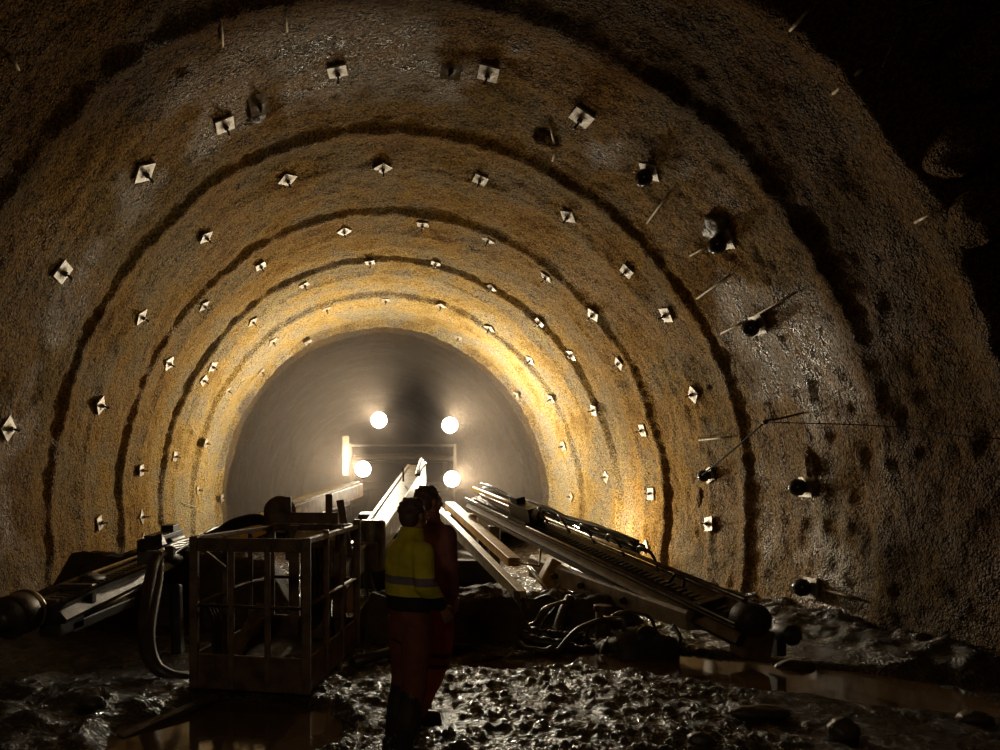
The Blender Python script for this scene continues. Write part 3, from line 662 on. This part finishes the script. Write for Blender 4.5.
# drill tip: rounded lumps at the lower end
MB().lathe(RF0 + dv*.15 + u_*.14, -dv, [(0,.12),(.04,.18),(.2,.18),(.26,.15),(.28,.05)], 24).build('drum', M['dark'], rfeed)
MB().box(RF0 + Vector((.05,.1,-.14)), (.28,.3,.34), Matrix.Rotation(.2,3,'Y')).build('front_stinger', M['rust'], rfeed, .02)
MB().lathe(RF0 + Vector((.34,.1,-.02)), (.1,-1,0), [(0,.06),(.02,.1),(.2,.11),(.24,.05)], 18).box(RF0 + Vector((.36,.15,-.16)), (.1,.16,.24)).build('guide_shoe', M['dark'], rfeed, .01)
# heavy grey boom under the feed
H0, H1 = at(541,566,11.8), at(700,622,7.2)
hb = MB().prism(H0, H1, [(-.24,-.2),(.24,-.2),(.26,.16),(.2,.22),(-.2,.22),(-.26,.16)], (0,0,1), [(-.16,-.1),(.16,-.1),(.18,.1),(.14,.14),(-.14,.14),(-.18,.1)])
hbo = hb.build('boom', M['tan_steel'], rig, .012, label='heavy grey boom cradle under the feed')
hd = (H1 - H0).normalized()
MB().box(H0 - hd*.1, (.34,.3,.3), None).build('end_block', M['tan_steel'], hbo, .02)
for t_, s_ in ((.25,-.27), (.45,-.25), (.7,-.2)):
    q = H0 + (H1 - H0)*t_ + Vector((s_,-.1,.0)); MB().cyl(q + Vector((.06,0.03,0)), q + Vector((-.03,-.05,0)), .05, 12).build('pin', M['steel'], hbo)
# slim yellow boom lying lower, between
Q0, Q1 = at(436,510,15.6), at(522,597,9.0)
qb = MB().beam(Q0, Q1, .16, .26, w1=.13, h1=.18); yb = qb.build('boom', M['cream'], rig, .012, label='slim pale boom with yellow channel')
qd = (Q1 - Q0).normalized()
MB().beam(Q0 + Vector((.35,0,.12)), Q0 + (Q1 - Q0)*.80 + Vector((.30,0,.14)), .26, .18, w1=.2, h1=.15).build('channel', M['yellow'], yb, .012)
e_ = Q0 + (Q1 - Q0)*.80 + Vector((.30,0,.14))
MB().tube([e_, e_ + Vector((.42,0,-.06)), e_ + Vector((.44,0,.22))], .022, 8).build('handle', M['bright_steel'], yb)
MB().tube([e_ + Vector((.3,.2,-.1)), Q1 + Vector((.55,.3,-.05))], .035, 10).tube([e_ + Vector((1.05,.3,-.05)), e_ + Vector((.7,.1,-.5))], .02, 8).build('link_rod', M['bright_steel'], yb)
MB().box(e_ + Vector((.85,.5,-.3)), (.5,.3,.5), Matrix.Rotation(.5,3,'Y')).build('knuckle', M['yellow'], yb, .03)
MB().beam(Q1 + Vector((-.1,0,.06)), at(520,655,8.0), .1, .1, (0,1,0)).build('stand_leg', M['dark'], yb, .01)
# hydraulics under the right boom
hy = MB().cyl(at(603,610,7.6), at(603,640,7.6), .085, 16).cyl(at(603,636,7.6), at(603,652,7.6), .06, 12).cyl(at(603,605,7.6), at(603,611,7.6), .11, 16)
hy.build('valve', M['rust'], hbo)
MB().tube([at(604,618,7.4), at(622,619,7.3), at(624,622,7.3), at(624,650,7.3)], .03, 10).build('pipe', M['bright_steel'], hbo)
MB().rock(at(636,655,7.3), (.5,.4,.30), 21, 24, 16, .4).build('hydraulic_pack', M['dark'], hbo)
MB().lathe(at(645,640,7.15), (.3,-1,.1), [(0,.1),(.02,.17),(.06,.17),(.09,.1),(.1,.02)], 20).build('motor', M['dark'], hbo)
HZ = [
 ('hose', .034, 'hose_brown', [(519,658,7.4),(526,668,7.2),(540,670,7.1),(555,655,7.1),(575,632,7.2),(595,622,7.4),(604,620,7.5)]),
 ('ribbed_hose', .062, 'rubber', [(523,648,7.6),(535,662,7.4),(560,667,7.3),(585,666,7.3),(608,664,7.3)]),
 ('ribbed_hose', .060, 'rubber', [(530,650,7.9),(545,655,7.8),(565,650,7.8),(590,660,7.7)]),
 ('ribbed_hose', .055, 'rubber', [(612,640,7.3),(605,650,7.2),(606,664,7.1),(620,674,7.05),(640,668,7.0)]),
 ('hose', .026, 'bright_steel', [(527,626,8.2),(536,622,8.1),(543,610,8.0),(556,604,8.0),(566,601,8.2)]),
 ('ribbed_hose', .06, 'hose_brown', [(570,598,8.4),(563,612,8.2),(558,630,8.0),(562,642,7.9)]),
 ('hose', .02, 'rubber', [(588,628,7.7),(586,645,7.6),(592,655,7.5),(584,664,7.4)]),
 ('hose', .02, 'rubber', [(630,612,7.5),(648,616,7.4),(654,628,7.3),(648,642,7.2)]),
 ('hose', .018, 'bright_steel', [(612,616,7.6),(620,612,7.5),(632,611,7.5)]),
 ('hose', .026, 'rubber', [(674,625,7.3),(680,640,7.1),(672,655,7.0),(660,664,7.0)]),
 ('hose', .022, 'rubber', [(535,600,8.8),(548,596,8.6),(556,606,8.5),(545,620,8.4),(535,640,8.2)]),
 ('hose', .02, 'rubber', [(668,585,7.9),(676,574,7.8),(684,580,7.7),(680,596,7.6)]),
]
for nm, rr, mm, pts in HZ:
    sp = spline([at(*p) for p in pts], 12)
    for p in sp: p.z = max(p.z, float(ground(p.x, p.y)) + rr*.8)
    (MB().ribbed(sp, rr, 12) if nm == 'ribbed_hose' else MB().tube(sp, rr, 10)).build(nm, M[mm], hbo)
# small lamp on the back of the right boom
sp_ = at(574,527,15.2) + Vector((0.05,0,0))
sl = MB().lathe(sp_ + Vector((0,.12,0)), (-.1,-1,.1), [(0,.04),(.05,.09),(.11,.1)], 18).beam(sp_ + Vector((0,.1,-.05)), RF0 + dv*8.4 + Vector((.1,0,.1)), .05, .05).build('side_lamp', M['dark'], rig)
MB().lathe(sp_ + Vector((0,0.01,0)), (-.1,-1,.1), [(0,.085),(.02,.07),(.03,.01)], 18).build('lens', M['lens'], sl)

# pipe lying on the floor behind the people
pp = MB().tube([on(352,668,.05), on(392,657,.06), on(470,652,.05)], .055, 12).build('pipe', M['steel']); tag(pp, 'muddy pipe lying on the floor beside the basket', 'pipe')
pl = MB().beam(on(120,742,.02), on(215,700,.03), .09, .05).build('plank', M['rock'], bevel=.008); tag(pl, 'wet plank lying along the edge of the broad puddle', 'plank')

# ------------------------------------------------------------------ people
def remesh(o, vox, smooth=4, disp=0.):
    r = o.modifiers.new('remesh', 'REMESH'); r.mode = 'VOXEL'; r.voxel_size = vox; r.use_smooth_shade = True
    s_ = o.modifiers.new('smooth', 'SMOOTH'); s_.iterations = smooth; s_.factor = .5
    if disp:
        t = bpy.data.textures.new('folds', 'CLOUDS'); t.noise_scale = .11; t.noise_depth = 2
        d = o.modifiers.new('folds', 'DISPLACE'); d.texture = t; d.strength = disp; d.mid_level = .5; d.texture_coords = 'LOCAL'
def person(loc, yaw, H, J, cfg, label):
    k = H / 1.77; R = Matrix.Rotation(-yaw, 3, 'Z')
    def put(b, name, m, parent, vox, sm, disp=0.):
        b.v = [R @ (v * k) + loc for v in b.v]
        o = b.build(name, m, parent, origin=loc); remesh(o, vox, sm, disp); return o
    def hand(b, w, el, curl, side):
        w, el = Vector(w), Vector(el); d = (w - el).normalized(); d = (d + Vector((0,.15,-.4))).normalized(); fwd = Vector((0,1,0)); fwd = (fwd - d*fwd.dot(d)).normalized(); out = d.cross(fwd)
        palm = w + d*.05
        b.limb([(w, .024), (w + d*.04 + fwd*.018, .02), (w + d*.085 + fwd*.026, .0155)], 10); b.limb([(w, .024), (w + d*.04 - fwd*.012, .02), (w + d*.085 - fwd*.022, .0155)], 10); b.limb([(w + d*.02, .02), (w + d*.085, .017)], 10)
        ins = out * (-side)
        for q, (o_, ln) in enumerate(((.032,.072),(.011,.080),(-.011,.074),(-.031,.058))):
            p0_ = w + d*.088 + fwd*o_; p1_ = p0_ + (d + ins*.25*curl).normalized()*ln*.5; p2_ = p1_ + (d*.8 + ins*.7*curl).normalized()*ln*.32; p3_ = p2_ + (d*.5 + ins*curl).normalized()*ln*.25
            b.limb([(p0_, .0098), (p1_, .009), (p2_, .0082), (p3_, .0075)], 8)
        t0 = w + d*.03 + fwd*.03; b.limb([(t0, .015), (t0 + d*.028 + fwd*.026 + ins*.012, .012), (t0 + d*.058 + fwd*.036 + ins*.02, .0098)], 8)
    # body: head, neck, trunk, arms, hands and legs as one surface
    b = MB(); hx, hy = J['head']                                   # head centre offset (side, forward)
    ht = J.get('turn', 0.); up_ = J.get('nod', 0.)
    hc = Vector((hx, hy, 1.655)); HR = Matrix.Rotation(-ht, 3, 'Z') @ Matrix.Rotation(up_, 3, 'X'); hp = lambda x, y, z: hc + HR @ Vector((x, y, z))
    b.ellipsoid(hp(0,-.012,.028), (.074,.094,.083), HR, 20, 14); b.ellipsoid(hp(0,.018,-.032), (.060,.074,.080), HR, 18, 12)
    b.ellipsoid(hp(0,.055,-.088), (.030,.028,.026), HR)            # chin
    b.limb([(hp(-.045,.0,-.075), .026), (hp(0,.055,-.092), .02)], 8); b.limb([(hp(.045,.0,-.075), .026), (hp(0,.055,-.092), .02)], 8)
    b.limb([(hp(0,.088,.012), .010), (hp(0,.108,-.018), .0125), (hp(0,.112,-.030), .014)], 8)    # nose
    b.ellipsoid(hp(.012,.098,-.034), (.009,.011,.008), HR); b.ellipsoid(hp(-.012,.098,-.034), (.009,.011,.008), HR)
    b.limb([(hp(-.038,.074,.020), .012), (hp(0,.088,.022), .012), (hp(.038,.074,.020), .012)], 8)  # brow
    b.limb([(hp(-.02,.085,-.058), .008), (hp(0,.092,-.056), .009), (hp(.02,.085,-.058), .008)], 8)  # lips
    for s_ in (-1, 1):
        b.ellipsoid(hp(s_*.046,.062,-.022), (.022,.024,.02), HR)    # cheek
        b.ellipsoid(hp(s_*.077,-.008,-.008), (.011,.020,.032), HR)  # ear
    b.limb([((hx*.4, hy*.3 - .015, 1.47), .062), (hp(0,-.02,-.06), .055)], 14)
    b.loft([(0,0,.86,.13,.09),(0,0,.95,.145,.10),(0,0,1.08,.135,.095),(0,0,1.25,.155,.105),(0,-.01,1.38,.165,.10),(0,-.01,1.45,.12,.075),(0,-.01,1.5,.06,.06)])
    for s_, a in ((-1, J['armL']), (1, J['armR'])):
        b.limb([((s_*.165,-.01,1.415), .052), (a[0], .043), (a[1], .028)], 12); hand(b, a[1], a[0], J.get('curl', .7), s_)
    for lg in (J['legL'], J['legR']):
        b.limb([(lg[0], .08), (lg[1], .055), (lg[2], .04)], 12); b.limb([(lg[2] - Vector((0,0,.04)), .035), (lg[2] + Vector((lg[3][0]*.12, lg[3][1]*.12, -.065)), .028)], 8)
    body = put(b, 'person', M['skin'], None, .006, 2)
    tag(body, label, 'person')
    # hair
    b = MB(); b.ellipsoid(hp(0,-.024,.042), (.084,.100,.084), HR, 20, 14); b.ellipsoid(hp(0,-.055,-.01), (.076,.066,.085), HR, 18, 12)
    for i in range(26):
        q = 2.6*i; zz = .03 + .085*((i*7) % 26)/26; rr_ = .075*math.sqrt(max(.05, 1 - ((zz-.03)/.1)**2))
        b.ellipsoid(hp(math.cos(q)*rr_, -.03 + math.sin(q)*rr_*1.1, zz), (.02,.022,.016), HR, 8, 6)
    put(b, 'hair', cfg['hair'], body, .006, 2, .006)
    if J.get('eyes', True):
        for s_ in (-1, 1):
            e = MB().ellipsoid(hp(s_*.031,.079,.004), (.013,.012,.010), HR); e.v = [R @ (v*k) + loc for v in e.v]; e.build('eye', M['eye'], body, origin=loc)
    # jacket
    b = MB(); zl = cfg['hem']
    b.loft([(0,.0,zl,.205,.165),(0,0,zl+.09,.205,.168),(0,-.005,1.22,.198,.158),(0,-.01,1.34,.205,.152),(0,-.015,1.42,.19,.13),(0,-.015,1.475,.135,.10),(0,-.01,1.50,.098,.088),(hx*.5,hy*.3-.01,1.545,.085,.085)], 24)
    b.lathe((hx*.45, hy*.3 - .012, 1.47), (hx*.3, .12, 1), [(0,.10),(.05,.088),(.10,.084),(.105,.07)], 20)
    for s_, a in ((-1, J['armL']), (1, J['armR'])):
        sh = Vector((s_*.165,-.012,1.405)); w = Vector(a[1]); e = Vector(a[0]); w2 = w - (w - e).normalized()*.03
        b.limb([(sh, .083), ((sh + e)/2, .075), (e, .070), ((e + w2)/2, .064), (w2, .052)], 14)
    jk = put(b, 'jacket', cfg['jacket'], body, .009, 5, .022)
    # trousers
    b = MB(); b.loft([(0,-.005,.80,.165,.135),(0,-.005,.9,.172,.14),(0,-.005,1.0,.165,.135),(0,0,zl+.06,.16,.13)], 20)
    for lg in (J['legL'], J['legR']):
        h_, kn, an = lg[0], lg[1], lg[2]
        zb = cfg['cuff']; t_ = (kn.z - zb)/(kn.z - an.z); lo = kn + (an - kn)*t_
        b.limb([(h_, .108), ((h_ + kn)/2, .102), (kn, .088), ((kn + lo)/2, .086), (lo, .084)], 16)
    put(b, 'trousers', cfg['trousers'], body, .009, 5, .022)
    # boots
    for lg in (J['legL'], J['legR']):
        kn, an, fd = lg[1], lg[2], Vector((*lg[3], 0)).normalized(); b = MB(); zt = cfg['boot_top']; t_ = (kn.z - zt)/(kn.z - an.z); top = kn + (an - kn)*t_
        g0 = Vector((an.x, an.y, .055))
        b.limb([(top, cfg['boot_r']), ((top + an)/2, cfg['boot_r']*.97), (an, .062), (g0, .055)], 16)
        b.limb([(g0 - fd*.045 + Vector((0,0,-.005)), .048), (g0 + fd*.09 + Vector((0,0,-.008)), .046), (g0 + fd*.165 + Vector((0,0,-.014)), .040)], 14)
        side = Vector((fd.y, -fd.x, 0))
        b.box(g0 + fd*.06 + Vector((0,0,-.045)), (.095,.28,.025), Matrix((side, fd, Vector((0,0,1)))).transposed())
        put(b, 'boot', cfg['boot'], body, .008, 4)
    return body
V = Vector
jy = cloth('yellow_jacket', [(1.105,(.012,.011,.012)),(1.185,(.74,.62,.02)),(1.235,(.22,.17,.19)),(9,(.74,.62,.02))])
person(P1, math.radians(62), 1.76, dict(head=(.0,.035), turn=-.15, nod=.06, armR=(V((.235,-.035,1.20)), V((.20,.12,1.045))), armL=(V((-.235,.02,1.18)), V((-.19,.16,1.02))),
    legL=(V((-.095,-.01,.90)), V((-.13,.03,.49)), V((-.15,-.05,.09)), (-.25,1)), legR=(V((.095,-.01,.90)), V((.09,-.025,.49)), V((.085,-.11,.09)), (.3,1))),
    dict(hair=M['hair'], jacket=jy, hem=1.02, trousers=cloth('rust_trousers', [(9,(.20,.052,.02))]), cuff=.40, boot=M['boot'], boot_top=.44, boot_r=.088),
    'person in yellow high-visibility jacket and black boots standing with back half turned')
jm = cloth('maroon_jacket', [(9,(.27,.085,.095))])
tr = cloth('orange_trousers', [(.44,(.85,.26,.02)),(.475,(.10,.035,.02)),(.52,(.50,.12,.02)),(.555,(.10,.035,.02)),(9,(.46,.085,.025))])  # lower legs painted brighter orange to imitate light coming through the cloth
b_ = tr.node_tree.nodes['Principled BSDF']; b_.inputs['Subsurface Weight'].default_value = .7; b_.inputs['Subsurface Radius'].default_value = (1., .4, .1); b_.inputs['Subsurface Scale'].default_value = .07
person(P2, math.radians(50), 1.86, dict(head=(-.035,.02), turn=.2, nod=.05, armR=(V((.215,-.03,1.17)), V((.18,.05,.95))), armL=(V((-.22,-.02,1.18)), V((-.2,.06,.96))),
    legL=(V((-.09,0,.90)), V((-.12,.04,.49)), V((-.17,.0,.09)), (-.3,1)), legR=(V((.095,0,.90)), V((.10,.0,.49)), V((-.02,-.15,.09)), (.5,1))),
    dict(hair=M['hair'], jacket=jm, hem=.98, trousers=tr, cuff=.10, boot=M['boot_brown'], boot_top=.2, boot_r=.07),
    'person in maroon jacket and orange trousers standing just behind the yellow jacket')

# ------------------------------------------------------------------ dust haze round the rig
hz = bpy.data.materials.new('dust_haze'); hz.use_nodes = True; n, l = hz.node_tree.nodes, hz.node_tree.links
for x in list(n): n.remove(x)
o_ = n.new('ShaderNodeOutputMaterial'); vs_ = n.new('ShaderNodeVolumeScatter'); vs_.inputs['Density'].default_value = .015; vs_.inputs['Anisotropy'].default_value = .25; vs_.inputs['Color'].default_value = (1,.80,.64,1)
l.new(vs_.outputs[0], o_.inputs['Volume'])
hb_ = MB(); th_ = np.linspace(-.2, math.pi + .2, 40); ar = [Vector((CX + 5.1*math.cos(t), 0, max(.75, CZ + 5.1*math.sin(t)))) for t in th_]; nn_ = len(ar)
hb_.add([p + Vector((0,16.2,0)) for p in ar] + [p + Vector((0,25,0)) for p in ar], [tuple(range(nn_)), tuple(reversed(range(nn_, 2*nn_)))] + [(i, i+nn_, (i+1)%nn_+nn_, (i+1)%nn_) for i in range(nn_)])
hzo = hb_.build('dust_haze', hz); hzo['kind'] = 'stuff'; hzo['label'] = 'thin dusty haze filling the tunnel around the lit rig'; hzo['category'] = 'haze'

# ------------------------------------------------------------------ light
def spot(p, tgt, W, size=2.9, r=.12, blend=.5):
    d = bpy.data.lights.new('work_or_fill_light', 'SPOT'); d.energy = W; d.color = (1., .86, .62); d.spot_size = size; d.spot_blend = blend; d.shadow_soft_size = r
    o = bpy.data.objects.new('work_or_fill_light', d); COL.objects.link(o); o.location = p; o.rotation_euler = (Vector(tgt) - Vector(p)).to_track_quat('-Z', 'Y').to_euler(); return o
def point(p, W, r=.12):
    d = bpy.data.lights.new('work_or_fill_light', 'POINT'); d.energy = W; d.color = (1., .86, .62); d.shadow_soft_size = r
    o = bpy.data.objects.new('work_or_fill_light', d); COL.objects.link(o); o.location = p; return o
for p, t in zip(LAMPS, ((-.6,-.15,.85), (.6,-.15,.85), (-1,-.09,.35), (1,-.09,.35))): spot(p + Vector((0,-.10,.02)), p + Vector(t)*10, 1700 if t[2] > .5 else 2600, math.radians(179), .12, 1.)
for p, t, W, a in zip(LAMPS, ((-.05,-1,-.20), (.02,-1,-.20), (-.10,-1,-.32), (.05,-1,-.28)), (1600, 1600, 900, 900), (46, 46, 96, 86)): spot(p + Vector((0,-.10,.0)), p + Vector(t)*10, W, math.radians(a), .12, 1.)
point(sp_ + Vector((.02,-.16,.04)), 420, .06)
point(Vector((-1.4, -1.6, 3.5)), 58, .3)            # added fill behind the camera to brighten jackets and basket, no lamp there
w = bpy.data.worlds.new('world'); w.use_nodes = True; w.node_tree.nodes['Background'].inputs[0].default_value = (0,0,0,1); S.world = w

# ------------------------------------------------------------------ camera
cd = bpy.data.cameras.new('camera'); cd.sensor_width = 36; cd.lens = 36 * F_PX / 1000.; cd.shift_x = (500 - VX)/1000.; cd.shift_y = (VY - 375)/1000.; cd.clip_start = .05; cd.clip_end = 200
cam = bpy.data.objects.new('camera', cd); COL.objects.link(cam); cam.location = (0,0,EYE); cam.rotation_euler = (math.pi/2,0,0); S.camera = cam
S.view_settings.view_transform = 'Standard'; S.view_settings.look = 'None'; S.view_settings.exposure = 0; S.view_settings.gamma = 1; S.view_settings.use_curve_mapping = False
S.cycles.use_denoising = True; S.cycles.max_bounces = 6; S.cycles.diffuse_bounces = 4; S.cycles.volume_bounces = 0; S.cycles.sample_clamp_indirect = 6
